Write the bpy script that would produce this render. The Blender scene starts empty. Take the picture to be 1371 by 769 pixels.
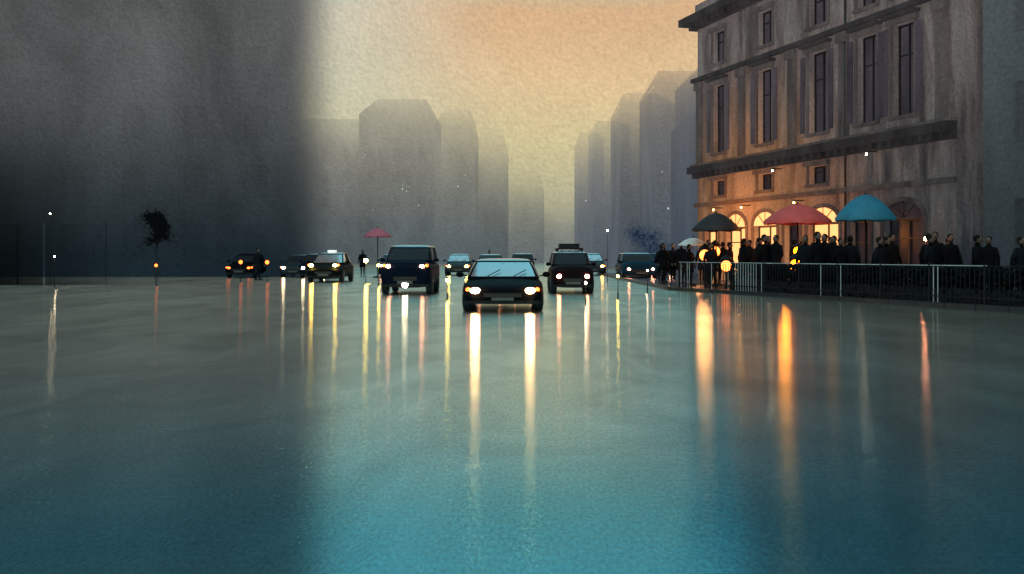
import bpy, bmesh, math, random
from mathutils import Vector, Matrix
R = random.Random(7)
scene = bpy.context.scene

def lin(r, g, b):
    f = lambda c: (c/255/12.92) if c/255 <= .04045 else ((c/255+.055)/1.055)**2.4
    return (f(r), f(g), f(b), 1)

# ------------------------------------------------------------ node helpers
class NT:
    def __init__(s, tree):
        s.t = tree; tree.nodes.clear()
    def n(s, typ, **kw):
        nd = s.t.nodes.new(typ)
        for k, v in kw.items(): setattr(nd, k, v)
        return nd
    def l(s, a, b): s.t.links.new(a, b)
    def math(s, op, a, b=None, c=None, clamp=False):
        nd = s.n('ShaderNodeMath', operation=op); nd.use_clamp = clamp
        for i, v in enumerate((a, b, c)):
            if v is None: continue
            if isinstance(v, (int, float)): nd.inputs[i].default_value = v
            else: s.l(v, nd.inputs[i])
        return nd.outputs[0]
    def mix(s, f, a, b, blend='MIX'):
        nd = s.n('ShaderNodeMix', data_type='RGBA', blend_type=blend)
        for sock, v in ((nd.inputs[0], f), (nd.inputs[6], a), (nd.inputs[7], b)):
            if isinstance(v, (int, float, tuple)): sock.default_value = v
            else: s.l(v, sock)
        return nd.outputs[2]
    def ramp(s, fac, stops, interp='LINEAR'):
        nd = s.n('ShaderNodeValToRGB'); cr = nd.color_ramp; cr.interpolation = interp
        while len(cr.elements) < len(stops): cr.elements.new(.5)
        for e, (p, c) in zip(cr.elements, stops):
            e.position = p; e.color = c if len(c) == 4 else (*c, 1)
        s.l(fac, nd.inputs[0]); return nd.outputs[0]
    def maprange(s, v, a, b, c, d, smooth=False):
        nd = s.n('ShaderNodeMapRange', interpolation_type='SMOOTHSTEP' if smooth else 'LINEAR')
        s.l(v, nd.inputs[0])
        for i, x in enumerate((a, b, c, d)): nd.inputs[i+1].default_value = x
        return nd.outputs[0]
    def vscale(s, vec, sc, off=(0, 0, 0)):
        nd = s.n('ShaderNodeMapping'); s.l(vec, nd.inputs[0])
        nd.inputs['Scale'].default_value = sc; nd.inputs['Location'].default_value = off
        return nd.outputs[0]
    def noise(s, vec, scale, detail=4, rough=.55, dist=0):
        nd = s.n('ShaderNodeTexNoise'); s.l(vec, nd.inputs['Vector'])
        nd.inputs['Scale'].default_value = scale; nd.inputs['Detail'].default_value = detail
        nd.inputs['Roughness'].default_value = rough; nd.inputs['Distortion'].default_value = dist
        return nd.outputs[0]
    def grain(s, vec, sc, k):
        v1 = s.vscale(vec, (sc, sc, sc)); v2 = s.vscale(vec, (sc, sc, sc), (.22, .22, .3))
        d = s.math('SUBTRACT', s.noise(v1, 1, 2, .5), s.noise(v2, 1, 2, .5))
        return s.math('MULTIPLY_ADD', d, k, 1.0)
    def vmul(s, col, f):
        v = s.n('ShaderNodeVectorMath', operation='SCALE')
        if isinstance(col, tuple): v.inputs[0].default_value = col[:3]
        else: s.l(col, v.inputs[0])
        s.l(f, v.inputs['Scale']); return v.outputs[0]

def newmat(name):
    m = bpy.data.materials.new(name); m.use_nodes = True
    return m, NT(m.node_tree)

def simple(name, col, rough=.6, metal=0, emis=None, es=0, coat=0, var=.25, nsc=6, spec=.5, alpha=1):
    m, t = newmat(name)
    p = t.n('ShaderNodeBsdfPrincipled'); o = t.n('ShaderNodeOutputMaterial')
    tc = t.n('ShaderNodeTexCoord')
    nz = t.noise(tc.outputs['Object'], nsc, 4)
    c = t.mix(nz, tuple(x*(1-var) for x in col[:3])+(1,), tuple(min(1, x*(1+var)) for x in col[:3])+(1,))
    t.l(c, p.inputs['Base Color'])
    p.inputs['Roughness'].default_value = rough; p.inputs['Metallic'].default_value = metal
    p.inputs['Coat Weight'].default_value = coat; p.inputs['Specular IOR Level'].default_value = spec
    p.inputs['Alpha'].default_value = alpha
    if emis:
        p.inputs['Emission Color'].default_value = emis if len(emis) == 4 else (*emis, 1)
        p.inputs['Emission Strength'].default_value = es
    t.l(p.outputs[0], o.inputs[0]); return m

def hazy(name, base, dark, hz_hi, hz_lo, f, ztop=20, gs=3., streak=(.5, .5, .1), k=1.0, fadex=None,
         rough=.85, contrast=(.35, .68), warm=None, low=0.25, fadez=None, mot=.2):
    """plaster / stone seen through drizzle: surface + haze colour mixed in as emission, stronger near the ground"""
    m, t = newmat(name)
    g = t.n('ShaderNodeNewGeometry'); pos = g.outputs['Position']
    sep = t.n('ShaderNodeSeparateXYZ'); t.l(pos, sep.inputs[0])
    st = t.maprange(t.noise(t.vscale(pos, streak), 1, 6, .6, .4), contrast[0], contrast[1], 0, 1)
    col = t.mix(st, dark, base)
    gr = t.grain(pos, gs, k)
    wf = None
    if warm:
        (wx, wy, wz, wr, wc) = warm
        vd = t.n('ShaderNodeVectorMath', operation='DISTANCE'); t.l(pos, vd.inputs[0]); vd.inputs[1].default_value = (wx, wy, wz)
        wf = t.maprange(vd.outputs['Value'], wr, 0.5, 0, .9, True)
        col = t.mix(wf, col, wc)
    p = t.n('ShaderNodeBsdfPrincipled'); t.l(t.vmul(col, gr), p.inputs['Base Color'])
    p.inputs['Roughness'].default_value = rough
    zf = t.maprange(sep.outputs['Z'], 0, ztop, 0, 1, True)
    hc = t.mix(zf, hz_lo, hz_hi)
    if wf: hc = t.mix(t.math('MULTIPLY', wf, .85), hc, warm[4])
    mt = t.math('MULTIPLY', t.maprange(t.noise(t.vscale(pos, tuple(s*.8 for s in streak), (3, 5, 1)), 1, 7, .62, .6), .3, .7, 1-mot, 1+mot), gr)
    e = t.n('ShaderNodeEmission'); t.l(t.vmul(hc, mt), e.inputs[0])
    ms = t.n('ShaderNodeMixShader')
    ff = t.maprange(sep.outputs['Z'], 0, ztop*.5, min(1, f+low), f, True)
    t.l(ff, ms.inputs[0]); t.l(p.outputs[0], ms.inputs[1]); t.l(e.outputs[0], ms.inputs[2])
    out = ms.outputs[0]
    def fade(src, a, b, out, amp, sc):
        tr = t.n('ShaderNodeBsdfTransparent'); m2 = t.n('ShaderNodeMixShader')
        wob = t.math('MULTIPLY_ADD', t.noise(t.vscale(pos, sc), 1, 4), amp, src)
        t.l(t.maprange(wob, a+amp/2, b+amp/2, 0, 1, True), m2.inputs[0])
        t.l(out, m2.inputs[1]); t.l(tr.outputs[0], m2.inputs[2]); return m2.outputs[0]
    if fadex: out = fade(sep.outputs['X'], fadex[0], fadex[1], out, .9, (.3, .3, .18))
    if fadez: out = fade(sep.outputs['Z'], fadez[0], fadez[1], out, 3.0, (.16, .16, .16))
    o = t.n('ShaderNodeOutputMaterial'); t.l(out, o.inputs[0]); return m

# ------------------------------------------------------------ mesh builder
class MB:
    def __init__(s): s.v = []; s.f = []; s.m = []; s.mats = []; s.sm = []
    def mi(s, m):
        if m not in s.mats: s.mats.append(m)
        return s.mats.index(m)
    def face(s, idx, m, sm=False): s.f.append(idx); s.m.append(s.mi(m)); s.sm.append(sm)
    def quad(s, pts, m):
        b = len(s.v); s.v += [tuple(p) for p in pts]; s.face(list(range(b, b+len(pts))), m)
    def obox(s, o, u, n, z, a, m):
        b = len(s.v)
        for zz in a[4:6]:
            for nn in a[2:4]:
                for uu in a[0:2]:
                    s.v.append(tuple(o+u*uu+n*nn+z*zz))
        for q in ((0, 1, 3, 2), (4, 6, 7, 5), (0, 4, 5, 1), (2, 3, 7, 6), (0, 2, 6, 4), (1, 5, 7, 3)):
            s.face([b+i for i in q], m)
    def box(s, x0, x1, y0, y1, z0, z1, m):
        s.obox(Vector((0, 0, 0)), Vector((1, 0, 0)), Vector((0, 1, 0)), Vector((0, 0, 1)), (x0, x1, y0, y1, z0, z1), m)
    def loft(s, rings, m, cap=True, sm=True, mf=None):
        n = len(rings[0]); b = len(s.v)
        for r in rings: s.v += [tuple(p) for p in r]
        for i in range(len(rings)-1):
            for j in range(n):
                mm = mf(i, j) if mf else m
                s.face([b+i*n+j, b+i*n+(j+1) % n, b+(i+1)*n+(j+1) % n, b+(i+1)*n+j], mm, sm)
        if cap:
            s.face([b+j for j in range(n)][::-1], m); s.face([b+(len(rings)-1)*n+j for j in range(n)], m)
    def tube(s, pts, rad, m, n=8):
        rings = []; px = None
        for i, p in enumerate(pts):
            p = Vector(p); a = Vector(pts[max(0, i-1)]); c = Vector(pts[min(len(pts)-1, i+1)])
            d = (c-a).normalized(); x = d.orthogonal().normalized()
            if px is not None and (px-d*px.dot(d)).length > 1e-4: x = (px-d*px.dot(d)).normalized()
            y = d.cross(x); px = x
            r = rad[i] if isinstance(rad, (list, tuple)) else rad
            rings.append([p+x*r*math.cos(2*math.pi*k/n)+y*r*math.sin(2*math.pi*k/n) for k in range(n)])
        s.loft(rings, m)
    def ball(s, c, r, m, nu=12, nv=8):
        rx, ry, rz = r if isinstance(r, tuple) else (r, r, r)
        rings = []
        for i in range(nv+1):
            a = -math.pi/2+math.pi*(i+.02)/(nv+.04)
            rings.append([Vector((c[0]+rx*math.cos(a)*math.cos(2*math.pi*k/nu), c[1]+ry*math.cos(a)*math.sin(2*math.pi*k/nu), c[2]+rz*math.sin(a))) for k in range(nu)])
        s.loft(rings, m)
    def build(s, name, parent=None, loc=(0, 0, 0), rot=0):
        me = bpy.data.meshes.new(name)
        me.from_pydata(s.v, [], s.f)
        for m in s.mats: me.materials.append(m)
        for p, mi, sm in zip(me.polygons, s.m, s.sm): p.material_index = mi; p.use_smooth = sm
        me.update()
        o = bpy.data.objects.new(name, me); scene.collection.objects.link(o)
        o.location = loc; o.rotation_euler[2] = rot
        if parent: o.parent = parent
        return o

def empty(name, loc=(0, 0, 0), rot=0):
    o = bpy.data.objects.new(name, None); scene.collection.objects.link(o)
    o.location = loc; o.rotation_euler[2] = rot; o.empty_display_size = .3; return o
ZV = Vector((0, 0, 1))

# ------------------------------------------------------------ camera
cam = bpy.data.cameras.new('camera'); co = bpy.data.objects.new('camera', cam); scene.collection.objects.link(co)
co.location = (0, 0, 1.35); co.rotation_euler = (math.radians(90), 0, 0)
cam.lens = 35; cam.sensor_width = 36; cam.shift_y = -.031; cam.clip_end = 2000
scene.camera = co

# ------------------------------------------------------------ world: overcast dusk
w = bpy.data.worlds.new('World'); scene.world = w; w.use_nodes = True
t = NT(w.node_tree)
tc = t.n('ShaderNodeTexCoord'); d = tc.outputs['Generated']
sep = t.n('ShaderNodeSeparateXYZ'); t.l(d, sep.inputs[0])
cl = t.noise(t.vscale(d, (3, 3, 5)), 1, 5, .55, .3)
zz = t.math('ADD', sep.outputs['Z'], t.math('MULTIPLY_ADD', cl, .07, -.035))
zz = t.math('MULTIPLY_ADD', zz, .5, .5)
def zp(z): return .5+z*.5
warmr = t.ramp(zz, [(0, lin(90, 98, 98)), (zp(0), lin(156, 157, 142)), (zp(.06), lin(188, 183, 148)), (zp(.11), lin(214, 199, 152)),
                    (zp(.17), lin(226, 194, 148)), (zp(.245), lin(222, 180, 136)), (zp(.285), lin(185, 204, 170)),
                    (zp(.33), lin(128, 208, 218)), (zp(.6), lin(112, 190, 208)), (1, lin(125, 165, 175))])
coolr = t.ramp(zz, [(0, lin(90, 98, 98)), (zp(0), lin(150, 154, 144)), (zp(.07), lin(180, 180, 154)), (zp(.13), lin(202, 198, 168)),
                    (zp(.24), lin(208, 204, 182)), (zp(.285), lin(172, 202, 185)), (zp(.33), lin(120, 200, 212)), (zp(.6), lin(106, 184, 204)), (1, lin(125, 165, 175))])
az = t.math('ADD', sep.outputs['X'], t.math('MULTIPLY_ADD', cl, .16, -.08))
skyc = t.mix(t.maprange(az, -.2, .02, 0, 1, True), coolr, warmr)
wsh = t.maprange(t.noise(t.vscale(d, (5, 5, 9), (2, 1, 4)), 1, 6, .6, .8), .3, .75, 1.05, .9)
gr = t.math('MULTIPLY', t.grain(d, 250, .5), wsh)
sk = t.n('ShaderNodeTexSky', sky_type='NISHITA'); sk.sun_disc = False
sk.sun_elevation = math.radians(55); sk.sun_rotation = math.radians(200); sk.dust_density = 4
b1 = t.n('ShaderNodeBackground'); t.l(t.vmul(skyc, gr), b1.inputs[0]); b1.inputs[1].default_value = .96
b2 = t.n('ShaderNodeBackground'); t.l(sk.outputs[0], b2.inputs[0]); b2.inputs[1].default_value = .004
ad = t.n('ShaderNodeAddShader'); t.l(b1.outputs[0], ad.inputs[0]); t.l(b2.outputs[0], ad.inputs[1])
o = t.n('ShaderNodeOutputWorld'); t.l(ad.outputs[0], o.inputs[0])
sl = bpy.data.lights.new('sun', 'SUN'); sl.energy = .5; sl.angle = math.radians(40); sl.color = (1, .93, .85)
so = bpy.data.objects.new('sun', sl); scene.collection.objects.link(so); so.rotation_euler = (math.radians(35), 0, math.radians(-20))

# ------------------------------------------------------------ ground: wet asphalt; anisotropy stretches reflections into streaks, diffuse coloured sky-teal
m_road, t = newmat('wet_road')
g = t.n('ShaderNodeNewGeometry'); pos = g.outputs['Position']
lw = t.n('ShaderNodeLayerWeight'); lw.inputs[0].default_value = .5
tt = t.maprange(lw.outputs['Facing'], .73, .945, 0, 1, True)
big = t.noise(t.vscale(pos, (.45, .12, 1)), 1, 4, .55, .4)
fin = t.noise(t.vscale(pos, (46, 17, 1)), 1, 12, .85)
rip = t.noise(t.vscale(pos, (2.2, 5.0, 1)), 1, 5, .6, .2)
hgt = t.math('ADD', t.math('MULTIPLY', rip, .0034), t.math('MULTIPLY', fin, .0005))
bmp = t.n('ShaderNodeBump'); bmp.inputs['Strength'].default_value = .6; bmp.inputs['Distance'].default_value = 1.0; t.l(hgt, bmp.inputs['Height'])
tint = t.mix(tt, (.22, .60, .74, 1), (.96, .94, .80, 1))  # near road tinted turquoise by view angle to colour the sky reflection
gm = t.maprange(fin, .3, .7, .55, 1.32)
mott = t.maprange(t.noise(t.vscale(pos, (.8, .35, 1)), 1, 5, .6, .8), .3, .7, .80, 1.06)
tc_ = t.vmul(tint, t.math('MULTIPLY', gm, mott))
tan = t.n('ShaderNodeCombineXYZ'); tan.inputs[0].default_value = 1
def gl(r, an):
    q = t.n('ShaderNodeBsdfAnisotropic'); t.l(tc_, q.inputs['Color']); q.inputs['Roughness'].default_value = r
    q.inputs['Anisotropy'].default_value = an; t.l(tan.outputs[0], q.inputs['Tangent']); t.l(bmp.outputs[0], q.inputs['Normal']); return q
g1 = gl(.10, .62); g2 = gl(.18, .74)
ms = t.n('ShaderNodeMixShader'); t.l(t.maprange(big, .35, .65, .5, .75), ms.inputs[0]); t.l(g1.outputs[0], ms.inputs[1]); t.l(g2.outputs[0], ms.inputs[2])
df = t.n('ShaderNodeBsdfDiffuse')
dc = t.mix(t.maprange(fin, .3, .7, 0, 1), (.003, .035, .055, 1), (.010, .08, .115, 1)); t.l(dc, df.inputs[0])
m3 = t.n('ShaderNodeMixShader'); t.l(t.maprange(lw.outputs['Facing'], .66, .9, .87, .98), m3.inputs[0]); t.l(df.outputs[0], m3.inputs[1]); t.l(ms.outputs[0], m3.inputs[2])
o = t.n('ShaderNodeOutputMaterial'); t.l(m3.outputs[0], o.inputs[0])
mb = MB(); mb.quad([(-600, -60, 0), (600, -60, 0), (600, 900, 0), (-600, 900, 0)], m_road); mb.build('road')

m_pave = simple('pave', lin(48, 50, 55), .25, var=.5, nsc=2)
m_kerb = simple('kerb', lin(42, 44, 48), .4, var=.5, nsc=3)
mb = MB()
poly = [(6.0, 38.5), (13.2, 20), (40, 20), (40, 70), (6.0, 70)]
mb.quad([(x, y, .12) for x, y in poly], m_pave)
for i in range(5):
    a = poly[i]; b = poly[(i+1) % 5]
    mb.quad([(a[0], a[1], -.01), (b[0], b[1], -.01), (b[0], b[1], .12), (a[0], a[1], .12)], m_kerb)
for a, b in (((6.0, 70), (6.0, 38.5)), ((6.0, 38.5), (13.2, 20))):
    a = Vector((*a, 0)); b = Vector((*b, 0)); u = (b-a).normalized(); n = Vector((-u.y, u.x, 0)); L = (b-a).length
    k = 0
    while k < L-.9:
        mb.obox(a, u, n, ZV, (k, k+.97, -.02, .2, .0, .135), m_kerb); k += 1
mb.build('pavement')

# ------------------------------------------------------------ facades
def facade(mb, p0, p1, z0, z1, ops, mw, mg, mf, flip=False, depth=.28, trim=None, lit=None):
    p0 = Vector((*p0, 0)); p1 = Vector((*p1, 0)); u = (p1-p0).normalized(); n = Vector((u.y, -u.x, 0))
    if flip: n = -n
    L = (p1-p0).length
    us = sorted({0, L} | {q for op in ops for q in op[:2]}); zs = sorted({z0, z1} | {q for op in ops for q in op[2:4]})
    for i in range(len(us)-1):
        for j in range(len(zs)-1):
            cu = (us[i]+us[i+1])/2; cz = (zs[j]+zs[j+1])/2
            if any(op[0] < cu < op[1] and op[2] < cz < op[3] for op in ops): continue
            mb.quad([p0+u*us[i]+ZV*zs[j], p0+u*us[i+1]+ZV*zs[j], p0+u*us[i+1]+ZV*zs[j+1], p0+u*us[i]+ZV*zs[j+1]], mw)
    for op in ops:
        a, b, c, d_ = op[:4]; kind = op[4] if len(op) > 4 else 'win'
        P = lambda uu, zz_, dd: p0+u*uu+ZV*zz_-n*dd
        mb.quad([P(a, c, 0), P(a, d_, 0), P(a, d_, depth), P(a, c, depth)], mw)
        mb.quad([P(b, c, 0), P(b, c, depth), P(b, d_, depth), P(b, d_, 0)], mw)
        mb.quad([P(a, d_, 0), P(b, d_, 0), P(b, d_, depth), P(a, d_, depth)], mw)
        mb.quad([P(a, c, 0), P(a, c, depth), P(b, c, depth), P(b, c, 0)], mw)
        gm_ = lit if (kind == 'lit' and lit) else mg
        mb.quad([P(a, c, depth), P(b, c, depth), P(b, d_, depth), P(a, d_, depth)], gm_)
        fw = .07
        mid = (a+b)/2
        for q in ((a+.003, a+fw, c+.003, d_-.003), (b-fw, b-.003, c+.003, d_-.003), (mid-.03, mid+.03, c+fw, d_-fw),
                  (a+fw, b-fw, c+.003, c+fw), (a+fw, b-fw, d_-fw, d_-.003), (a+fw, mid-.03, c+(d_-c)*.66, c+(d_-c)*.66+.05), (mid+.03, b-fw, c+(d_-c)*.66, c+(d_-c)*.66+.05)):
            mb.obox(p0, u, n, ZV, (q[0], q[1], -depth+.004, -depth+.06, q[2], q[3]), mf)
        if trim:
            arch = kind in ('lit', 'door')
            if not arch: mb.obox(p0, u, n, ZV, (a-.15, b+.15, .003, .16, c-.14, c-.01), trim)
            mb.obox(p0, u, n, ZV, (a-.16, a-.01, .003, .07, c, d_+.01), trim)
            mb.obox(p0, u, n, ZV, (b+.01, b+.16, .003, .07, c, d_+.01), trim)
            if arch:   # segmental arch with fanlight
                w2 = (b-a)/2; hh = .62; N = 10
                pts = [(mid+w2*math.cos(math.pi*q/N), d_+.02+hh*math.sin(math.pi*q/N)) for q in range(N+1)]
                mb.quad([p0+u*x_+ZV*z_+n*.012 for x_, z_ in pts], gm_)
                po = [(mid+(w2+.17)*math.cos(math.pi*q/N), d_+.02+(hh+.17)*math.sin(math.pi*q/N)) for q in range(N+1)]
                for q in range(N):
                    A_, B_, C_, D_ = pts[q], pts[q+1], po[q+1], po[q]
                    mb.quad([p0+u*x_+ZV*z_+n*.08 for x_, z_ in (A_, B_, C_, D_)], trim)
                    mb.quad([p0+u*A_[0]+ZV*A_[1]+n*.08, p0+u*B_[0]+ZV*B_[1]+n*.08, p0+u*B_[0]+ZV*B_[1]+n*.01, p0+u*A_[0]+ZV*A_[1]+n*.01], trim)
                    mb.quad([p0+u*D_[0]+ZV*D_[1]+n*.08, p0+u*C_[0]+ZV*C_[1]+n*.08, p0+u*C_[0]+ZV*C_[1]+n*.01, p0+u*D_[0]+ZV*D_[1]+n*.01], trim)
                for q in (3, 5, 7):
                    x_, z_ = pts[q]; mb.tube([p0+u*mid+ZV*(d_+.03)+n*.02, p0+u*x_+ZV*z_+n*.02], .02, mf, 4)
            else: mb.obox(p0, u, n, ZV, (a-.22, b+.22, .003, .2, d_+.012, d_+.2), trim)
    return p0, u, n, L

# ---- right corner building
wk = dict(warm=(10.4, 47, 2.0, 10, lin(205, 138, 88)))  # café lamp glow painted into the wall colour around this point
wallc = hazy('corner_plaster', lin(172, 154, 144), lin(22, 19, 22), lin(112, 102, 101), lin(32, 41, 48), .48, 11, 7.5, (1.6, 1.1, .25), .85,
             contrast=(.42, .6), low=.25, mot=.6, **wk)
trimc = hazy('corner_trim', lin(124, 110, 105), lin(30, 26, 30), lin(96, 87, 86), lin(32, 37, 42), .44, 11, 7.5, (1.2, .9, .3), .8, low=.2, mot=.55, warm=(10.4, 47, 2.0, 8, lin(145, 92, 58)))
darktrim = hazy('corner_cornice', lin(66, 58, 58), lin(16, 14, 18), lin(68, 62, 64), lin(28, 31, 36), .4, 12, 7.5, (.8, .8, .4), .8, low=.1, mot=.55)
m_glassd = hazy('window_glass', lin(72, 64, 78), lin(24, 20, 30), lin(84, 76, 84), lin(25, 28, 34), .5, 12, 7, (.8, .8, .3), .7, rough=.3, low=.1, mot=.55)
m_frame = simple('window_frame', lin(50, 42, 44), .5)
m_lit = simple('shop_window_light', lin(90, 66, 44), .5, emis=(1, .42, .14), es=1.8, var=.5, nsc=1.5)
e = empty('corner_building')
mb = MB()
bays = [(1.7, 2.9), (6.0, 7.2), (10.1, 11.4), (13.4, 14.6), (15.5, 16.7)]
ops = [(a, b, 6.5, 9.9) for a, b in bays]+[(a, b, 11.0, 12.6) for a, b in bays]
ops += [(a, b, 4.35, 5.1) for a, b in bays[:3]]
A = (9.7, 52); B = (15.2, 34)
gops = [(.8, 2.2, .12, 2.6, 'lit'), (3.0, 4.9, .5, 2.7, 'lit'), (5.6, 7.6, .12, 2.7, 'lit'), (8.2, 9.4, .12, 2.7, 'door'), (10.0, 12.2, .5, 2.7, 'lit'), (12.9, 14.2, .12, 2.7, 'door'), (15.0, 17.2, .5, 2.7, 'door')]
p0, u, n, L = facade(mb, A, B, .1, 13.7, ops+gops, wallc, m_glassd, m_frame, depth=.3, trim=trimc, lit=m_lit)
mb.build('facade', e)
mb = MB()
A3 = Vector((*A, 0)); B3 = Vector((*B, 0)); nb = -n
q = [A3, A3+nb*14, B3+nb*14, B3]
for i in range(3):
    a = q[i]; b = q[i+1]
    mb.quad([a+ZV*.1, b+ZV*.1, b+ZV*13.7, a+ZV*13.7], wallc)
mb.quad([v+ZV*13.7 for v in q], darktrim)
mb.obox(p0, u, n, ZV, (2.6, L, -12, -1.6, 13.705, 23), wallc)
mb.obox(p0, u, n, ZV, (2.3, L+.2, -12.2, -1.3, 23.003, 23.5), darktrim)
mb.build('walls_and_roof', e)
mb = MB()
for (z0, z1, pr, mm) in ((5.35, 5.6, .22, darktrim), (5.6, 5.95, .42, darktrim), (5.95, 6.08, .3, trimc), (3.85, 4.05, .16, trimc), (10.35, 10.55, .28, darktrim), (13.1, 13.35, .35, darktrim), (13.35, 13.72, .75, darktrim), (13.72, 14.4, .1, wallc)):
    mb.obox(p0, u, n, ZV, (-pr, L+.02, -.4 if z0 > 13.6 else .004, pr, z0, z1-.003), mm)
    mb.obox(p0, u, n, ZV, (-pr, -.004, -10, 0, z0, z1-.003), mm)
k = .3
while k < L:
    mb.obox(p0, u, n, ZV, (k, k+.18, .352, .6, 13.1, 13.345), darktrim)
    mb.obox(p0, u, n, ZV, (k, k+.16, .225, .4, 5.38, 5.595), darktrim); k += .55
for k in (0.05, 4.3, 8.6, 12.3, 17.9):
    mb.obox(p0, u, n, ZV, (k, k+.55, .004, .14, 6.1, 10.3), trimc)
    mb.obox(p0, u, n, ZV, (k-.08, k+.63, .142, .24, 9.9, 10.3), trimc)
for a, b in bays:
    mb.obox(p0, u, n, ZV, (a-.3, b+.3, .01, .34, 10.12, 10.25), darktrim)
    mb.obox(p0, u, n, ZV, (a-.5, a-.19, .08, .13, 6.55, 9.8), m_glassd)
    mb.obox(p0, u, n, ZV, (b+.19, b+.5, .08, .13, 6.55, 9.8), m_glassd)
mb.build('cornices_and_pilasters', e)
mb = MB()
mb.tube([p0+u*12.75+n*.12+ZV*.2, p0+u*12.75+n*.12+ZV*13], .05, m_frame)
mb.build('drain_pipe', e)

# ---- grey building right of it
gw = hazy('grey_render', lin(120, 126, 130), lin(80, 86, 92), lin(90, 94, 97), lin(34, 42, 48), .62, 13, 7, (.5, .4, .16), .7, low=.1, mot=.2)
gw2 = hazy('grey_glass', lin(90, 96, 100), lin(60, 66, 70), lin(86, 90, 93), lin(32, 40, 46), .64, 13, 7, (.5, .4, .16), .7, low=.1, mot=.2)
e = empty('grey_apartment_building'); mb = MB()
A = (15.9, 33.6); B = (23, 17)
ops = [(1.2+i*3.1, 2.5+i*3.1, z, z+2.0) for i in range(5) for z in (1.2, 5.0, 8.6, 12.2, 15.8, 19.4)]
p0, u, n, L = facade(mb, A, B, 0, 25, ops, gw, gw2, gw2, depth=.15)
q = [Vector((*A, 0)), Vector((*A, 0))-n*12, Vector((*B, 0))-n*12, Vector((*B, 0))]
for i in range(3): mb.quad([q[i], q[i+1], q[i+1]+ZV*25, q[i]+ZV*25], gw)
mb.quad([v+ZV*25 for v in q], gw); mb.obox(p0, u, n, ZV, (-.3, L+.3, -.3, .5, 24.6, 25.3), gw)
mb.build('walls', e)

# ---- left tall building
kw = dict(fadex=(-15.6, -10.9), mot=.34)  # alpha fade along X softens the wall's right edge
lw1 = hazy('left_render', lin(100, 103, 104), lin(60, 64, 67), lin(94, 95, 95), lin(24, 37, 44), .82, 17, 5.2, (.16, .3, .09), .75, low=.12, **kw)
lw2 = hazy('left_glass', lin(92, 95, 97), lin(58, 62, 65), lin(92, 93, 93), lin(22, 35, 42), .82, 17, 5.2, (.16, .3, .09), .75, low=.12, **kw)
e = empty('tall_office_building'); mb = MB()
ops = [(1.5+i*3.8, 3.0+i*3.8, z, z+2.1) for i in range(12) for z in [1.2+3.7*j for j in range(18)]]
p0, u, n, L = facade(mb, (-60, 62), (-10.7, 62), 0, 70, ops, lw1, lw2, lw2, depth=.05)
mb.quad([(-10.7, 62, 0), (-10.7, 67, 0), (-10.7, 67, 70), (-10.7, 62, 70)], lw1)
mb.quad([(-60, 67, 0), (-10.7, 67, 0), (-10.7, 67, 70), (-60, 67, 70)], lw1)
mb.quad([(-60, 62, 70), (-10.7, 62, 70), (-10.7, 67, 70), (-60, 67, 70)], lw1)
mb.obox(p0, u, n, ZV, (0, L-.1, .003, .5, 69.5, 70.2), lw1)
mb.build('walls', e)
# low dark mass at far left, edges faded by transparency
kw = dict(fadex=(-25.0, -14.5), fadez=(.5, 10.5), mot=.3)
sw1 = hazy('dark_mass', lin(30, 32, 32), lin(14, 16, 16), lin(20, 24, 24), lin(8, 11, 12), .85, 7, 7, (.4, .4, .2), .6, **kw)
e = empty('dark_mass_left'); mb = MB()
ops = [(.8+i*4, 3.6+i*4, .3, 2.8) for i in range(6)]
p0 = Vector((-42, 45, 0)); u = Vector((1, 0, 0)); n = Vector((0, -1, 0)); L = 27.6
us = [0]+[q for op in ops for q in op[:2]]+[L]
for i in range(len(us)-1):
    if i % 2 == 0: mb.quad([p0+u*us[i], p0+u*us[i+1], p0+u*us[i+1]+ZV*10.6, p0+u*us[i]+ZV*10.6], sw1)
    else:
        mb.quad([p0+u*us[i]+ZV*2.8, p0+u*us[i+1]+ZV*2.8, p0+u*us[i+1]+ZV*10.6, p0+u*us[i]+ZV*10.6], sw1)
        mb.quad([p0+u*us[i]-n*.2, p0+u*us[i+1]-n*.2, p0+u*us[i+1]-n*.2+ZV*2.8, p0+u*us[i]-n*.2+ZV*2.8], sw1)
mb.quad([(-14.4, 45, 0), (-14.4, 50, 0), (-14.4, 50, 10.6), (-14.4, 45, 10.6)], sw1); mb.build('walls', e)

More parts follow.
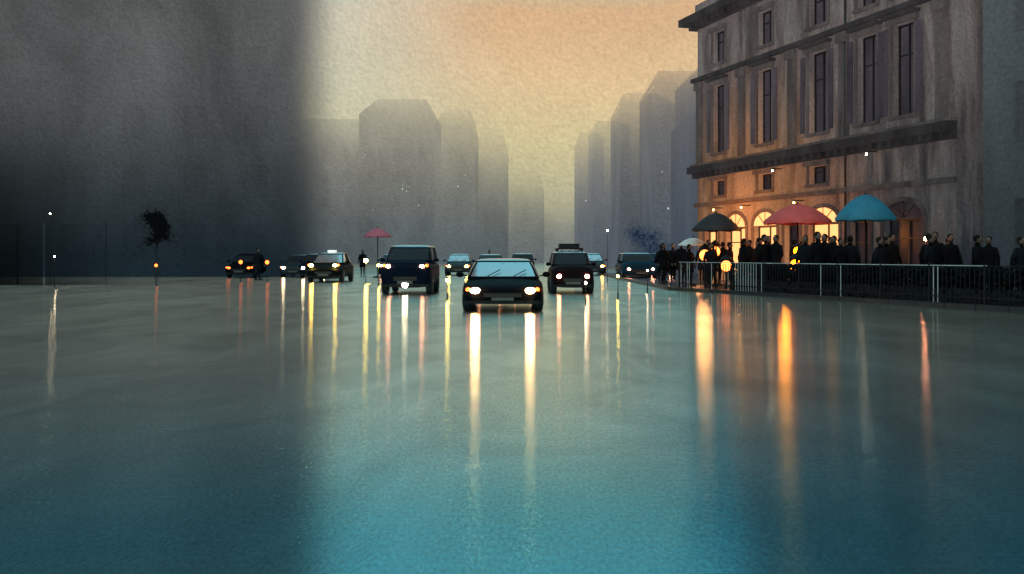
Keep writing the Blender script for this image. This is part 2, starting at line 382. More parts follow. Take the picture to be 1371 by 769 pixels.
# ---- distant buildings
m_spark = simple('lit_window', (.6, .6, .6, 1), .5, emis=(1, .95, .85, 1), es=.7)
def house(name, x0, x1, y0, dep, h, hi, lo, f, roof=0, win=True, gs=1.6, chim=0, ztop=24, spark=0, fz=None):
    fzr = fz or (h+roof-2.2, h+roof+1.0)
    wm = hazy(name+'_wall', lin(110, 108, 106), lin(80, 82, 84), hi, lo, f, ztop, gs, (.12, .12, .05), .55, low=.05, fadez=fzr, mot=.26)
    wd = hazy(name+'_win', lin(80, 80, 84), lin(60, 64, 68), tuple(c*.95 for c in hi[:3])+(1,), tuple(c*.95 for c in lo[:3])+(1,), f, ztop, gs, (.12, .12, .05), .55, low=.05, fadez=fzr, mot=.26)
    e = empty(name); mb = MB()
    w_ = x1-x0; nw = max(1, int(w_/3.2)); st = w_/nw
    ops = [(st*i+st*.36, st*i+st*.64, z, z+1.7) for i in range(nw) for z in [1.4+3.6*j for j in range(int((h-2)/3.6))]] if win else []
    p0, u, n, L = facade(mb, (x0, y0), (x1, y0), 0, h, ops, wm, wd, wd, depth=.1)
    for a, b in (((x1, y0), (x1, y0+dep)), ((x1, y0+dep), (x0, y0+dep)), ((x0, y0+dep), (x0, y0))):
        mb.quad([(*a, 0), (*b, 0), (*b, h), (*a, h)], wm)
    if roof:
        for yy in (y0-.05, y0+dep+.05):
            mb.quad([(x0-.1, yy, h), (x1+.1, yy, h), (x1-w_*.16, y0+dep/2, h+roof), (x0+w_*.16, y0+dep/2, h+roof)], wm)
        mb.quad([(x0-.1, y0-.05, h), (x0+w_*.16, y0+dep/2, h+roof), (x0-.1, y0+dep+.05, h)], wm)
        mb.quad([(x1+.1, y0-.05, h), (x1-w_*.16, y0+dep/2, h+roof), (x1+.1, y0+dep+.05, h)], wm)
    else:
        mb.quad([(x0, y0, h), (x1, y0, h), (x1, y0+dep, h), (x0, y0+dep, h)], wm)
    for c in range(chim):
        cx = x0+w_*(.25+.5*c/max(1, chim-1)) if chim > 1 else x0+w_*.4
        mb.box(cx, cx+1.1, y0+dep*.3, y0+dep*.3+1, h-.5, h+roof+.6, wd)
    mb.build('walls', e)
    if spark:
        mb = MB()
        for i in range(spark):
            xx = R.uniform(x0+.5, x1-.5); z = R.uniform(h*.3, h*.8); s = R.uniform(.03, .09)
            mb.box(xx, xx+s*1.4, y0-.05, y0-.01, z, z+s*2, m_spark)
        mb.build('lit_panes', e)
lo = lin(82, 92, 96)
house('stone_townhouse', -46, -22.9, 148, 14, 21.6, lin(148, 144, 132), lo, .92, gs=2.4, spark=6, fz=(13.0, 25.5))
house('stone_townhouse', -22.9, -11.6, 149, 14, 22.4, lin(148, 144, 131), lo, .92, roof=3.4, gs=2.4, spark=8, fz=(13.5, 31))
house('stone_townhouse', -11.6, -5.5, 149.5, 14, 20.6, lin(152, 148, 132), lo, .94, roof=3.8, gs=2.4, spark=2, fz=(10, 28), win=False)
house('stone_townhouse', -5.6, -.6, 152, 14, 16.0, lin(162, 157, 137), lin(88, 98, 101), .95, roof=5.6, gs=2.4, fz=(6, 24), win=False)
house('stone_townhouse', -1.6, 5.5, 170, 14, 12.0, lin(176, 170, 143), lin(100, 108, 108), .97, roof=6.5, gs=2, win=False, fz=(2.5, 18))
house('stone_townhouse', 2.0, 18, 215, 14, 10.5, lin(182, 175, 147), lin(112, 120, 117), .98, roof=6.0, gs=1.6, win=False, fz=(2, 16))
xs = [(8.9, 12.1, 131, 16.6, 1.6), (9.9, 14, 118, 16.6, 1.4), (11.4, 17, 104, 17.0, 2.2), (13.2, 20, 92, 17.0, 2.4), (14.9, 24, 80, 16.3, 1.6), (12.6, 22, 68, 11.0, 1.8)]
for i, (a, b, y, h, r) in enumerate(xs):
    house('terraced_house', a, b, y, 11, h, lin(148-i*6, 144-i*6, 133-i*4), lin(88-i*4, 97-i*4, 104-i*3), .95-.02*i, roof=r, chim=1 if i == 4 else 0, gs=3.2, spark=3, win=(i % 2 == 0), fz=(h+r-(15-i*1.5), h+r+4))  # wall colours paled with distance, aerial haze baked in

# ------------------------------------------------------------ trees (haze put into see-through leaves as flat emission)
def leafmat(name, col, hcol, f, alpha):
    m, t = newmat(name)
    g = t.n('ShaderNodeNewGeometry'); nz = t.noise(t.vscale(g.outputs['Position'], (1.2, 1.2, 1.2)), 1, 4)
    p = t.n('ShaderNodeBsdfDiffuse'); t.l(t.mix(nz, tuple(c*.5 for c in col[:3])+(1,), tuple(c*1.5 for c in col[:3])+(1,)), p.inputs[0])
    e = t.n('ShaderNodeEmission'); e.inputs[0].default_value = hcol
    a = t.n('ShaderNodeMixShader'); a.inputs[0].default_value = f; t.l(p.outputs[0], a.inputs[1]); t.l(e.outputs[0], a.inputs[2])
    tr = t.n('ShaderNodeBsdfTransparent'); b = t.n('ShaderNodeMixShader'); b.inputs[0].default_value = alpha
    t.l(tr.outputs[0], b.inputs[1]); t.l(a.outputs[0], b.inputs[2])
    o = t.n('ShaderNodeOutputMaterial'); t.l(b.outputs[0], o.inputs[0]); return m
def tree(name, x, y, h, rad, col, nleaf=1400, seed=1, ls=.22, hc=None, f=.3, alpha=.6, lowz=.42, ta=.85):
    r = random.Random(seed); e = empty(name, (x, y, 0)); hc = hc or col
    ml = leafmat(name+'_leaf', col, hc, f, alpha); mt = leafmat(name+'_bark', col, hc, f, ta)
    mb = MB(); th = h*.45
    mb.tube([(0, 0, -.05), (.05, .02, th*.5), (0, .05, th), (.1, 0, h*.8)], [h*.032, h*.024, h*.018, h*.006], mt)
    cl = []
    for i in range(12):
        a = r.uniform(0, 6.28); rr = rad*r.uniform(.2, .8); z = h*r.uniform(lowz, .88)
        p = (rr*math.cos(a), rr*math.sin(a), z); cl.append((p, rad*r.uniform(.25, .45)))
        mb.tube([(0, .03, th*r.uniform(.8, 1.3)), (p[0]*.5, p[1]*.5, (z+th)/2+.1), p], [h*.014, h*.009, h*.003], mt, 6)
    mb.build('trunk', e)
    mb = MB()
    for i in range(nleaf):
        c, cr = r.choice(cl)
        v = Vector((r.gauss(0, .62), r.gauss(0, .62), r.gauss(0, .62)))*cr
        p = Vector(c)+v
        if p.z < .05: continue
        a = Vector((r.gauss(0, 1), r.gauss(0, 1), r.gauss(0, 1))).normalized()*ls*r.uniform(.5, 1.2); b = a.orthogonal().normalized()*ls*r.uniform(.3, .7)
        mb.quad([p-a, p+b, p+a, p-b], ml)
    mb.build('foliage', e)
tree('street_tree', -18.4, 51.5, 4.0, 1.1, lin(20, 23, 25), 2600, 5, .16, hc=lin(20, 25, 27), f=.6, alpha=.07, lowz=.45, ta=.15)
tree('street_tree', 8.6, 62, 3.4, 1.6, lin(40, 58, 80), 2200, 8, .2, hc=lin(42, 62, 86), f=.6, alpha=.15, lowz=.15, ta=.2)

# ------------------------------------------------------------ lamp materials
def emis(name, c, s): return simple(name, c+(1,), .4, emis=c, es=s, var=.05)
L_head = emis('lamp_headlight', (1, .50, .20), 260)
L_white = emis('lamp_white', (1, .82, .58), 80)
L_yel = emis('lamp_warm', (1, .50, .09), 90)
L_gold = emis('lamp_gold', (1, .66, .10), 140)
L_pink = emis('lamp_pink', (1, .36, .20), 70)
L_or = emis('lamp_orange', (1, .15, .002), 26)
L_dim = emis('lamp_amber_dim', (1, .14, .02), 6)
L_paper = emis('paper_lantern', (1, .20, .035), 7)

# ------------------------------------------------------------ vehicles
def sup(y, hw, zb, zt, n=24, e=3.6):
    pts = []
    cz = (zb+zt)/2; hz = (zt-zb)/2
    for k in range(n):
        a = 2*math.pi*k/n; c = math.cos(a); s = math.sin(a)
        pts.append(Vector((hw*math.copysign(abs(c)**(2/e), c), y, cz+hz*math.copysign(abs(s)**(2/e), s))))
    return pts
m_tyre = simple('tyre', (.015, .015, .016, 1), .8); m_rim = simple('rim', (.10, .10, .11, 1), .45, 1)
m_blk = simple('black_trim', (.012, .012, .014, 1), .5, spec=.2); m_chr = simple('chrome', (.2, .21, .22, 1), .3, 1, var=.1)
m_plate = simple('plate', (.12, .12, .11, 1), .5)
m_cglass, t = newmat('car_glass')
p = t.n('ShaderNodeBsdfPrincipled'); o = t.n('ShaderNodeOutputMaterial')
tc = t.n('ShaderNodeTexCoord'); t.l(t.mix(t.maprange(t.noise(tc.outputs['Object'], 3, 3), .3, .42, 0, 1), (.5, .56, .57, 1), (1, 1, 1, 1)), p.inputs['Base Color'])  # glass colour whitened so the windscreen shows a bright sky reflection
p.inputs['Metallic'].default_value = 1; p.inputs['Roughness'].default_value = .2; t.l(p.outputs[0], o.inputs[0])
m_cglassd = simple('car_glass_dark', (.02, .025, .03, 1), .12, spec=.3)
m_roof_highlight = simple('roof_painted_highlight', (.85, .88, .88, 1), .2, .8, var=.6, nsc=3)  # near-white roof colour drawn on dark cars as sky sheen

def car(name, x, y, paint, W=1.85, H=1.45, L=4.5, kind='sedan', lamp=L_yel, lz=None, rot=0, glass=None, rack=False, sign=False, fog=False, wet=True, lr=1.):
    e = empty(name, (x, y, 0), rot); glass = glass or m_cglassd
    s = W/1.85; k = H/1.45; l = L/4.5
    mb = MB()
    st = [(0, .70, .30, .60), (.06, .80, .25, .66), (.2, .87, .22, .73), (.7, .915, .2, .82), (1.2, .925, .2, .92), (2.5, .93, .2, .96), (3.5, .92, .2, .96), (4.2, .87, .22, .92), (4.42, .8, .27, .85), (4.5, .7, .34, .75)]
    if kind != 'sedan': st[0] = (0, .74, .32, .78); st[1] = (.05, .84, .27, .86); st[2] = (.15, .89, .22, .93); st[3] = (.5, .92, .2, .98); st[4] = (1.0, .93, .2, 1.0); st[7] = (4.3, .9, .22, .98); st[8] = (4.44, .86, .26, .95); st[9] = (4.5, .8, .3, .9)
    mb.loft([sup(a*l, b*s, c*k, d_*k) for a, b, c, d_ in st], paint); mb.build('body', e)
    def ring(z, yf, yr, hw, n=40, ee=7):
        pts = []; cy = (yf+yr)/2; hy = (yr-yf)/2
        for q in range(n):
            a = 2*math.pi*(q+.5)/n; c = math.cos(a); s_ = math.sin(a)
            pts.append(Vector((hw*s*math.copysign(abs(c)**(2/ee), c), (cy+hy*math.copysign(abs(s_)**(2/ee), s_))*l, z*k)))
        return pts
    if kind == 'sedan': lay = [(.88, 1.05, 4.05, .86), (.95, 1.15, 3.98, .84), (1.16, 1.55, 3.72, .77), (1.34, 1.9, 3.45, .69), (1.385, 2.0, 3.36, .66), (1.43, 2.2, 3.2, .57), (1.45, 2.6, 2.9, .35)]
    else: lay = [(.94, .95, 4.45, .88), (1.0, 1.02, 4.44, .87), (1.18, 1.22, 4.4, .83), (1.34, 1.42, 4.34, .78), (1.385, 1.5, 4.3, .76), (1.43, 1.65, 4.15, .68), (1.45, 2.1, 3.7, .45)]
    mb = MB()
    def mf(i, j):
        if i in (1, 2):
            a = 360*(j+1)/40
            for c in (40, 140, 220, 320, 0.1, 180):
                if abs((a-c+180) % 360-180) < 6: return paint
            return glass
        if i >= 4 and wet: return m_roof_highlight
        return paint
    mb.loft([ring(*q) for q in lay], m_roof_highlight if wet else paint, mf=mf); mb.build('cabin', e)
    mb = MB()
    for wy in (.82*l, 3.62*l):
        for sx in (-1, 1):
            cx = sx*(.80*s); r = .33*min(k, 1.1)
            rr = []
            for dx, q in ((-.11, .8), (-.1, .96), (-.06, 1), (.06, 1), (.1, .96), (.11, .8)):
                rr.append([Vector((cx+dx, wy+r*q*math.cos(a*math.pi/12), r+r*q*math.sin(a*math.pi/12))) for a in range(24)])
            mb.loft(rr, m_tyre)
            rr = [[Vector((cx+sx*dx, wy+r*q*math.cos(a*math.pi/8), r+r*q*math.sin(a*math.pi/8))) for a in range(16)] for dx, q in ((.112, .62), (.125, .55), (.118, .2), (.13, .12))]
            mb.loft(rr, m_rim)
    mb.build('wheels', e)
    mb = MB(); z_l = (lz if lz else .58*k); fx = .60*s
    for sx in (-1, 1):
        mb.ball((sx*fx, .03, z_l), (.105*s*lr, .08, .07*lr), lamp)
        mb.ball((sx*(fx+.16*s), .13, z_l+.02), (.06, .07, .055), L_dim)
    if fog: mb.ball((0, .0, .36), (.11, .08, .10), L_white)
    mb.build('headlights', e)
    mb = MB()
    mb.box(-.42*s, .42*s, -.02, .1, .42*k, .54*k, m_blk)
    for q in range(3): mb.box(-.41*s, .41*s, -.035, -.02, (.43+.035*q)*k, (.437+.035*q)*k, m_chr)
    mb.box(-.26, .26, -.06, -.03, .335*k, .41*k, m_plate)
    mb.box(-.80*s, .80*s, -.03, .3, .24*k, .325*k, m_blk)
    for sx in (-1, 1):
        mb.ball((sx*1.0*s, 1.35*l, 1.0*k), (.10, .07, .07), paint); mb.box(min(sx*.84, sx*.96)*s, max(sx*.84, sx*.96)*s, 1.33*l, 1.38*l, .95*k, .985*k, m_blk)
    for sx in (-.35, .25):
        mb.tube([(sx*s, 1.05*l, .96*k), (sx*s+.3, 1.38*l, 1.13*k)], .012, m_blk, 5)
    mb.build('grille_and_mirrors', e)
    if rack:
        mb = MB()
        for sx in (-.55, .55): mb.tube([(sx*s, 1.8*l, 1.52*k), (sx*s, 4.0*l, 1.52*k)], .025, m_blk, 6)
        for q in (1.8, 2.5, 3.2, 4.0):
            mb.tube([(-.58*s, q*l, 1.54*k), (.58*s, q*l, 1.54*k)], .022, m_blk, 6)
            for sx in (-.55, .55): mb.tube([(sx*s, q*l, 1.40*k), (sx*s, q*l, 1.54*k)], .018, m_blk, 6)
        mb.box(-.45*s, .45*s, 2.3*l, 3.5*l, 1.56*k, 1.72*k, m_blk); mb.build('roof_rack', e)
    if sign:
        mb = MB(); mb.loft([sup(2.4*l+dy, hw, 1.44*k, 1.44*k+.13, 16) for dy, hw in ((0, .2), (.03, .24), (.15, .24), (.18, .2))], m_sign); mb.build('roof_sign', e)
    return e
m_sign = simple('roof_sign_white', (.8, .8, .75, 1), .4, emis=(.9, .95, 1, 1), es=.6)
P = dict(rough=.5, spec=.03)
P_blk = simple('paint_black', (.004, .005, .007, 1), **P); P_navy = simple('paint_navy', (.004, .009, .020, 1), **P)
P_teal = simple('paint_blue', (.008, .035, .065, 1), **P); P_brn = simple('paint_maroon', (.013, .007, .009, 1), **P)
P_grey = simple('paint_grey', (.02, .03, .035, 1), rough=.5, spec=.2)
car('saloon_car', -.22, 23.3, P_blk, 1.98, 1.27, 4.6, 'sedan', L_head, .52, glass=m_cglass, lr=1.0)
car('delivery_van', -3.6, 33.5, P_navy, 1.75, 1.72, 4.6, 'van', L_pink, .98, fog=True, lr=.8)
car('off_road_car', 2.12, 34.5, P_brn, 1.5, 1.5, 4.2, 'van', L_pink, .62, rack=True)
car('taxi', -9.3, 49, P_blk, 1.8, 1.5, 4.5, 'sedan', L_gold, .85, sign=True, glass=m_cglass)
car('blue_hatchback', 7.0, 54, P_teal, 2.0, 1.5, 4.3, 'van', L_pink, .6, lr=.8)
car('estate_car', -13.2, 60, P_grey, 1.8, 1.4, 4.4, 'sedan', L_white, .6)
car('estate_car', -11.4, 57, P_navy, 1.75, 1.45, 4.4, 'van', L_white, .62)
car('estate_car', -8.6, 70, P_grey, 1.8, 1.45, 4.4, 'sedan', L_pink, .62)
car('estate_car', -3.6, 66, P_grey, 1.8, 1.45, 4.4, 'sedan', L_gold, .62, glass=m_cglass)
car('estate_car', -1.3, 58, P_navy, 1.8, 1.42, 4.4, 'sedan', L_pink, .62)
car('estate_car', .8, 74, P_navy, 1.8, 1.5, 4.4, 'van', L_pink, .62)
car('estate_car', 5.4, 66, P_grey, 1.8, 1.5, 4.4, 'sedan', L_yel, .62, glass=m_cglass)
car('estate_car', -16.2, 59, P_blk, 1.8, 1.45, 4.4, 'sedan', L_dim, .6, wet=False)
car('estate_car', 9.3, 62, P_brn, 1.8, 1.5, 4.4, 'van', L_pink, .62)

# ------------------------------------------------------------ parasols
def canopy(mb, cx, cy, zt, r, h, m, mr, n=8):
    rings = []; seg = n*4
    for i in range(7):
        q = .04+.96*i/6
        rings.append([Vector((cx+r*q*(1-.05*abs(math.sin(n*math.pi*k/seg))*q)*math.cos(2*math.pi*k/seg), cy+r*q*(1-.05*abs(math.sin(n*math.pi*k/seg))*q)*math.sin(2*math.pi*k/seg),
                              zt-h*q**1.7+.03*r*abs(math.sin(n*math.pi*k/seg))*q)) for k in range(seg)])
    rings.append([Vector((v.x, v.y, v.z-.09*r)) for v in rings[-1]])
    mb.loft(rings, m, cap=False)
    for k in range(n):
        a = 2*math.pi*k/n
        mb.tube([(cx, cy, zt-.28*h-.05), (cx+r*.9*math.cos(a), cy+r*.9*math.sin(a), zt-h*.9)], .012, mr, 4)
    mb.ball((cx, cy, zt+.03), .04, mr, 8, 5)
def parasol(name, x, y, zt, r, h, col, gz=.12):
    e = empty(name, (x, y, 0)); mc = simple(name+'_cloth', col, .7, var=.5, nsc=2.5)
    mb = MB(); canopy(mb, 0, 0, zt, r, h, mc, m_blk); mb.build('canopy', e)
    mb = MB(); mb.tube([(0, 0, gz), (0, 0, zt-.02)], .028, m_blk); mb.loft([[Vector((q*math.cos(a), q*math.sin(a), z)) for a in [k*math.pi/8 for k in range(16)]] for q, z in ((.3, gz), (.28, gz+.07), (.06, gz+.1))], m_blk); mb.build('pole', e)
parasol('black_parasol', 8.2, 40, 3.05, .98, .66, lin(44, 38, 41))
parasol('red_parasol', 10.9, 38, 3.3, 1.3, .66, lin(252, 92, 88))
parasol('blue_parasol', 12.5, 35.2, 3.5, 1.08, .85, lin(42, 126, 154))
parasol('pink_parasol', -8.1, 60, 3.0, .85, .5, lin(190, 100, 115), 0)

# ------------------------------------------------------------ people
m_skin = simple('skin', (.16, .095, .07, 1), .7); m_hair = simple('hair', (.012, .010, .009, 1), .9, spec=.1)
cloths = [simple('coat_%d' % i, c, .9, spec=.06) for i, c in enumerate([(.007, .007, .009, 1), (.010, .012, .017, 1), (.020, .010, .010, 1), (.010, .017, .024, 1)])]
m_trs = simple('trousers', (.008, .008, .010, 1), .9, spec=.1)
def person(x, y, h=1.72, rot=0, gz=.12, coat=0, stride=.0, umb=None, raise_arm=False, name='pedestrian'):
    e = empty(name, (x, y, gz), rot); s = h/1.75; mc = cloths[coat]
    J = [((0, 0, .95), .13), ((0, 0, 1.13), .125), ((0, -.01, 1.33), .15), ((0, 0, 1.46), .075), ((0, -.01, 1.54), .055), ((0, -.02, 1.62), .085), ((0, -.02, 1.70), .07)]
    E = [(0, 1), (1, 2), (2, 3), (3, 4), (4, 5), (5, 6)]
    hands = []
    for sx in (-1, 1):
        b = len(J); sw = stride*sx*.35
        if raise_arm and sx == 1:
            J += [((.17, 0, 1.41), .065), ((.25, -.05, 1.17), .048), ((.16, -.27, 1.24), .034), ((.15, -.33, 1.27), .032)]
        else:
            J += [((sx*.17, 0, 1.41), .065), ((sx*.24, .02-sw*.5, 1.15), .048), ((sx*.26, -.06-sw, .91), .034), ((sx*.26, -.08-sw, .84), .032)]
        hands.append((J[-1][0], J[-2][0]))
        E += [(2, b), (b, b+1), (b+1, b+2), (b+2, b+3)]
        b = len(J); f = stride*sx
        J += [((sx*.095, 0, .86), .1), ((sx*.1, -.05+f*.45*.5, .49), .065), ((sx*.1, f*.45+.03, .09), .042), ((sx*.11, f*.45-.14, .035), .035)]
        E += [(0, b), (b, b+1), (b+1, b+2), (b+2, b+3)]
    me = bpy.data.meshes.new('body'); me.from_pydata([tuple(c*s for c in j[0]) for j in J], E, []); me.materials.append(m_trs)
    ob = bpy.data.objects.new('body', me); scene.collection.objects.link(ob); ob.parent = e
    mod = ob.modifiers.new('skin', 'SKIN'); mod.use_smooth_shade = True
    sd = me.skin_vertices[0].data
    for i, j in enumerate(J): sd[i].radius = (j[1]*s, j[1]*s)
    sd[0].use_root = True
    sub = ob.modifiers.new('sub', 'SUBSURF'); sub.levels = 1; sub.render_levels = 1
    mb = MB()
    prof = [(1.47, .07, .07), (1.44, .15, .10), (1.38, .21, .13), (1.25, .2, .14), (1.08, .175, .135), (.92, .19, .15), (.75, .205, .165+abs(stride)*.08), (.58, .215, .17+abs(stride)*.12)]
    mb.loft([[Vector((a*math.cos(k*math.pi/10), b_*math.sin(k*math.pi/10)*(1+.06*math.sin(3*k)), z))*s for k in range(20)] for z, a, b_ in prof], mc)
    for sx in (-1, 1):
        if raise_arm and sx == 1: mb.tube([Vector(q)*s for q in ((.15, 0, 1.42), (.25, -.05, 1.17), (.17, -.25, 1.235))], [.08*s, .062*s, .046*s], mc)
        else: mb.tube([Vector(q)*s for q in ((sx*.15, 0, 1.42), (sx*.24, .02-stride*sx*.175, 1.15), (sx*.26, -.055-stride*sx*.35, .93))], [.08*s, .062*s, .046*s], mc)
    mb.build('coat', e)
    mb = MB()
    mb.ball((0, -.02*s, 1.645*s), (.078*s, .095*s, .115*s), m_skin, 16, 12)
    mb.tube([(0, -.108*s, 1.665*s), (0, -.135*s, 1.63*s)], [.008*s, .016*s], m_skin, 6)
    for sx in (-1, 1):
        mb.ball((sx*.08*s, -.01*s, 1.64*s), (.012*s, .02*s, .032*s), m_skin, 8, 6); mb.ball((sx*.03*s, -.108*s, 1.655*s), (.012*s, .008*s, .007*s), m_hair, 8, 5)
    mb.ball((0, -.108*s, 1.595*s), (.024*s, .008*s, .006*s), cloths[2], 8, 5)
    mb.build('head', e)
    mb = MB(); mb.ball((0, .008*s, 1.675*s), (.088*s, .1*s, .105*s), m_hair, 16, 10)
    mb.build('hair', e)
    mb = MB()
    for (hp, wp) in hands:
        hp = Vector(hp)*s; dr = (hp-Vector(wp)*s).normalized(); sd_ = Vector((0, 1, 0)) if abs(dr.y) < .8 else Vector((0, 0, 1)); ax = dr.cross(sd_).normalized()
        mb.ball(hp, (.028*s, .042*s, .045*s), m_skin, 10, 8)
        for q, ln in zip((-1.5, -.5, .5, 1.5), (.062, .075, .07, .055)):
            a = hp+sd_*q*.019*s+dr*.035*s; mb.tube([a, a+dr*ln*.5*s+ax*.008*s, a+dr*ln*s+ax*.028*s], [.0095*s, .009*s, .007*s], m_skin, 6)
        a = hp-sd_*.035*s; mb.tube([a, a-sd_*.025*s+dr*.025*s, a-sd_*.03*s+dr*.055*s], [.011*s, .01*s, .008*s], m_skin, 6)
    mb.build('hands', e)
    mb = MB()
    for sx in (-1, 1):
        f = stride*sx; mb.ball((sx*.105*s, (f*.45-.06)*s, .045*s), (.048*s, .14*s, .048*s), m_blk, 10, 6)
    mb.build('shoes', e)
    if umb:
        mb = MB(); mu = simple('umbrella_cloth', umb[0], .6, var=.2); hx, hy = .15*s, -.33*s
        canopy(mb, hx, hy, umb[1], umb[2], umb[2]*.45, mu, m_blk); mb.tube([(hx, hy, 1.2*s), (hx, hy, umb[1])], .012, m_blk, 6); mb.build('umbrella', e)
    return e
UW = lin(225, 225, 220)
ppl = [(7.35, 41.5, 1.6, 0, 1, .3, (UW, 1.95, .62)), (6.7, 44, 1.7, .6, 0, .5, None), (6.9, 46, 1.65, 3.0, 1, .4, None), (8.9, 42, 1.72, 2.6, 0, .4, None), (8.35, 38.2, 1.66, 1.2, 2, .2, None),
       (9.2, 38.6, 1.75, -1.0, 0, .4, None), (9.75, 38.0, 1.7, .3, 1, .1, None), (8.85, 34.9, 1.88, .8, 0, .2, None), (9.2, 34.7, 1.86, -.9, 0, .3, None), (10.5, 37.0, 1.74, 2, 0, .3, None), (10.9, 37.4, 1.68, 0.3, 3, .0, None),
       (9.7, 31.6, 1.9, .5, 0, .15, None), (10.05, 32.0, 1.84, -.9, 0, .1, None), (9.55, 32.4, 1.8, -.4, 1, .2, None), (11.3, 35, 1.7, 1, 0, .4, None), (11.6, 34.4, 1.65, 0, 1, .4, None), (12.3, 33, 1.76, -.5, 0, .3, None), (12.6, 34, 1.6, .8, 3, .2, None), (12.0, 32.3, 1.7, 0, 3, .5, None),
       (12.4, 29.6, 1.8, .4, 0, .2, None), (12.75, 30, 1.86, -.5, 0, .2, None), (13.6, 31, 1.7, .4, 1, .3, None), (8.6, 45, 1.7, 0, 1, .3, None), (7.6, 47, 1.7, 0, 0, .3, None),
       (9.5, 41, 1.7, 1, 0, .3, None), (10.0, 40.5, 1.75, -1, 1, .3, None), (10.9, 34.0, 1.78, .2, 0, .2, None), (8.0, 39.5, 1.7, -2, 0, .3, None), (7.7, 38.7, 1.62, .4, 1, .2, None),
       (10.4, 31.5, 1.7, .3, 0, .2, None), (10.8, 31.8, 1.78, 2.8, 1, .2, None), (11.5, 30.6, 1.72, 1, 0, .2, None), (11.2, 36.4, 1.8, .2, 1, .2, None), (8.2, 41.5, 1.8, .2, 1, .2, None), (7.3, 43, 1.75, .2, 0, .2, None), (7.05, 39.6, 1.6, 1.2, 0, .3, None),
       (9.4, 36.5, 1.86, .2, 0, .1, None), (9.0, 36.2, 1.8, 1.4, 0, .2, None), (10.2, 33.2, 1.88, -.6, 0, .2, None), (12.1, 28.8, 1.74, .9, 1, .3, None), (13.6, 28.4, 1.7, -.6, 0, .2, None), (13.9, 27.2, 1.66, .5, 1, .4, None),
       (11.0, 29.8, 1.7, .9, 1, .2, None), (11.9, 31.2, 1.82, .4, 0, .1, None), (10.6, 32.8, 1.8, -1, 0, .2, None), (8.6, 36.9, 1.78, 2, 0, .2, None), (12.9, 27.6, 1.72, 1.2, 0, .3, None), (13.3, 30.2, 1.8, .1, 0, .2, None)]
for (x, y, h, r_, c, s_, um) in ppl: person(x, y, h*1.03 if not um else h, r_, .12, c, s_, um, raise_arm=bool(um))
for q in ((-9.9, 66, .2, 0, .5), (-13.8, 54, 1.2, 1, .5), (3.6, 72, .5, 1, .5), (-1.6, 70, .5, 1, .4), (4.6, 80, .5, 3, .4), (-6.3, 72, .5, 3, .4)):
    person(q[0], q[1], 1.7, q[2], 0, q[3], q[4])

# ------------------------------------------------------------ fence
m_fw = simple('fence_paint', (.55, .55, .53, 1), .4, var=.7, nsc=2); m_fd = simple('fence_dark', (.014, .015, .018, 1), .5, spec=.2)
e = empty('fence'); mb = MB(); a = Vector((6.35, 37.9, 0)); b = Vector((13.15, 20.6, 0)); u = (b-a).normalized(); n = Vector((u.y, -u.x, 0)); L = (b-a).length
mb.obox(a, u, n, ZV, (0, L*.78, -.02, .02, 1.08, 1.10), m_fw); mb.obox(a, u, n, ZV, (L*.78, L, -.02, .02, 1.08, 1.10), m_fd); mb.obox(a, u, n, ZV, (0, L, -.015, .015, .28, .31), m_fd); mb.build('rails', e)
mb = MB(); k = 0; i = 0
while k < L:
    post = i % 12 == 0
    w_ = .026 if post else .009
    pw = .35 if k < 5 else .04
    mb.obox(a, u, n, ZV, (k, k+2*w_, -w_, w_, .13, 1.14 if post else 1.06), m_fw if (not post and R.random() < pw) else m_fd); k += .15; i += 1
mb.build('pickets', e)
mh = simple('hedge_leaf', (.008, .011, .012, 1), .9, var=.6, nsc=3, spec=.1)
e = empty('hedge'); mb = MB()
for i in range(10000):
    k = R.uniform(3.0, L-.1); z = .13+.92*(R.random()**.8); q = R.uniform(.25, .8)
    p = a+u*k-n*q+ZV*z; c = Vector((R.gauss(0, 1), R.gauss(0, 1), R.gauss(0, 1))).normalized()*.075; d_ = c.orthogonal()*.6
    mb.quad([p-c, p+d_, p+c, p-d_], mh)
mb.build('leaves', e); mb = MB(); mb.obox(a, u, n, ZV, (3.0, L-.1, -.75, -.28, .125, .5), m_fd); mb.build('planter_boxes', e)

# ------------------------------------------------------------ lamps on the terrace / street, many modelled for the coloured road streaks
def lantern(name, x, y, z, lm, r=.09, base=.12, pr=1):
    e = empty(name, (x, y, 0)); mb = MB()
    mb.tube([(0, 0, base), (0, 0, z-r)], [.035*pr, .022*pr], m_blk); mb.tube([(0, 0, base), (0, 0, base+.2)], .06*pr, m_blk)
    mb.loft([[Vector((q*math.cos(k*math.pi/5), q*math.sin(k*math.pi/5), zz_)) for k in range(10)] for q, zz_ in ((r*1.3, z+r), (r*.9, z+r*1.5), (.01, z+r*2.2))], m_blk)
    mb.build('post', e); mb = MB(); mb.ball((0, 0, z), r, lm); mb.build('bulb', e)
lantern('terrace_lamp', 9.45, 36.6, 1.35, L_or, .2)
lantern('terrace_lamp', 9.75, 34.2, 1.0, L_or, .2)
lantern('terrace_lamp', 10.15, 35.4, 1.5, L_or, .14)
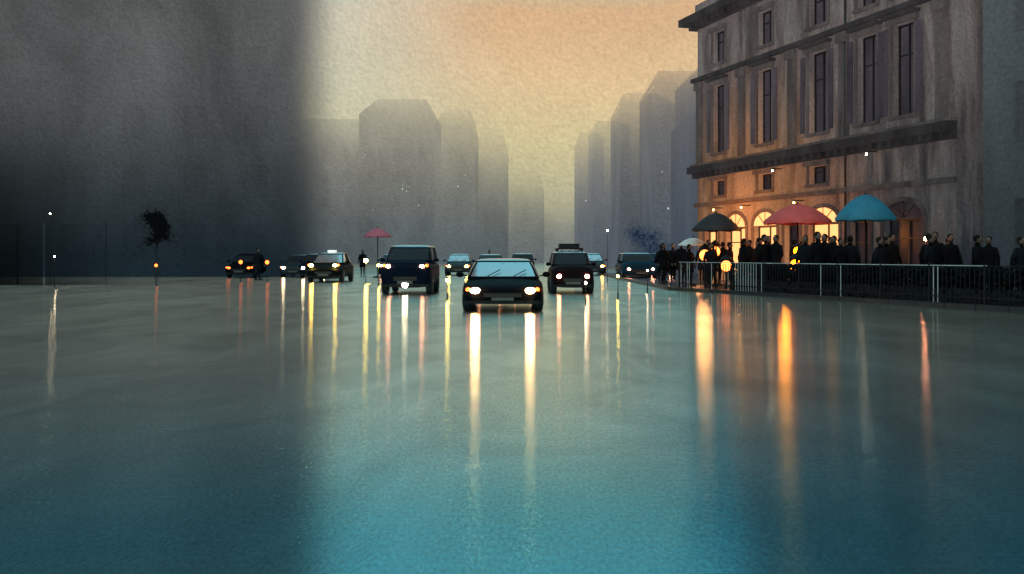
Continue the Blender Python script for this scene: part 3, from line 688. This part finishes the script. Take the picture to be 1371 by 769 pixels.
lantern('terrace_lamp', 10.7, 35.3, 1.3, L_gold, .035)
lantern('terrace_lamp', 7.75, 40.0, 1.35, L_paper, .22)
lantern('terrace_lamp', 8.35, 41.0, 1.5, L_paper, .22)
lantern('terrace_lamp', 8.0, 37.2, .95, L_paper, .2)
lantern('terrace_lamp', 12.55, 30.2, 1.85, L_pink, .06)
lantern('terrace_lamp', 10.9, 33.2, 1.3, L_yel, .05)
for q in ((-20.6, 44.4, 3.2, L_white, .03), (-19.3, 42, 1.3, L_white, .03), (-15.8, 44.2, .9, L_dim, .07), (-13.9, 51, 1.0, L_dim, .10), (-12.3, 50, 1.0, L_dim, .10), (4.8, 50, 2.6, L_white, .035),
          (-6.9, 47, 1.1, L_gold, .10), (-5.9, 44, .9, L_gold, .06), (-1.95, 30, .6, L_gold, .05), (2.0, 27, .6, L_white, .03), (3.3, 31, .7, L_gold, .035), (4.9, 36, .8, L_white, .03)):
    lantern('bollard_lamp' if q[2] < 2 else 'street_lamp', q[0], q[1], q[2], q[3], q[4], 0, .4)
e = empty('wall_lamps'); mb = MB(); p0 = Vector((9.7, 52, 0)); u = Vector((5.5, -18, 0)).normalized(); n = Vector((u.y, -u.x, 0))
for k, z in ((2.6, 3.6), (5.3, 3.6), (9.7, 3.6), (14.6, 5.2), (8, 5.1)):
    mb.obox(p0, u, n, ZV, (k-.02, k+.02, 0, .5, z+.08, z+.12), m_blk); c = p0+u*k+n*.5+ZV*z; mb.ball(c, .035, L_white if z > 4 else L_yel, 10, 6)
mb.build('lamps', e)
for (x, y, z, en, c, rr) in ((9.1, 47, 2.8, 230, (1, .42, .15), .38), (10.9, 40.2, 2.2, 170, (1, .30, .03), .38)):
    l = bpy.data.lights.new('cafe_light', 'POINT'); l.energy = en; l.color = c; l.shadow_soft_size = rr
    o = bpy.data.objects.new('cafe_light', l); scene.collection.objects.link(o); o.location = (x, y, z)

scene.view_settings.view_transform = 'Standard'; scene.view_settings.look = 'None'; scene.view_settings.exposure = 0
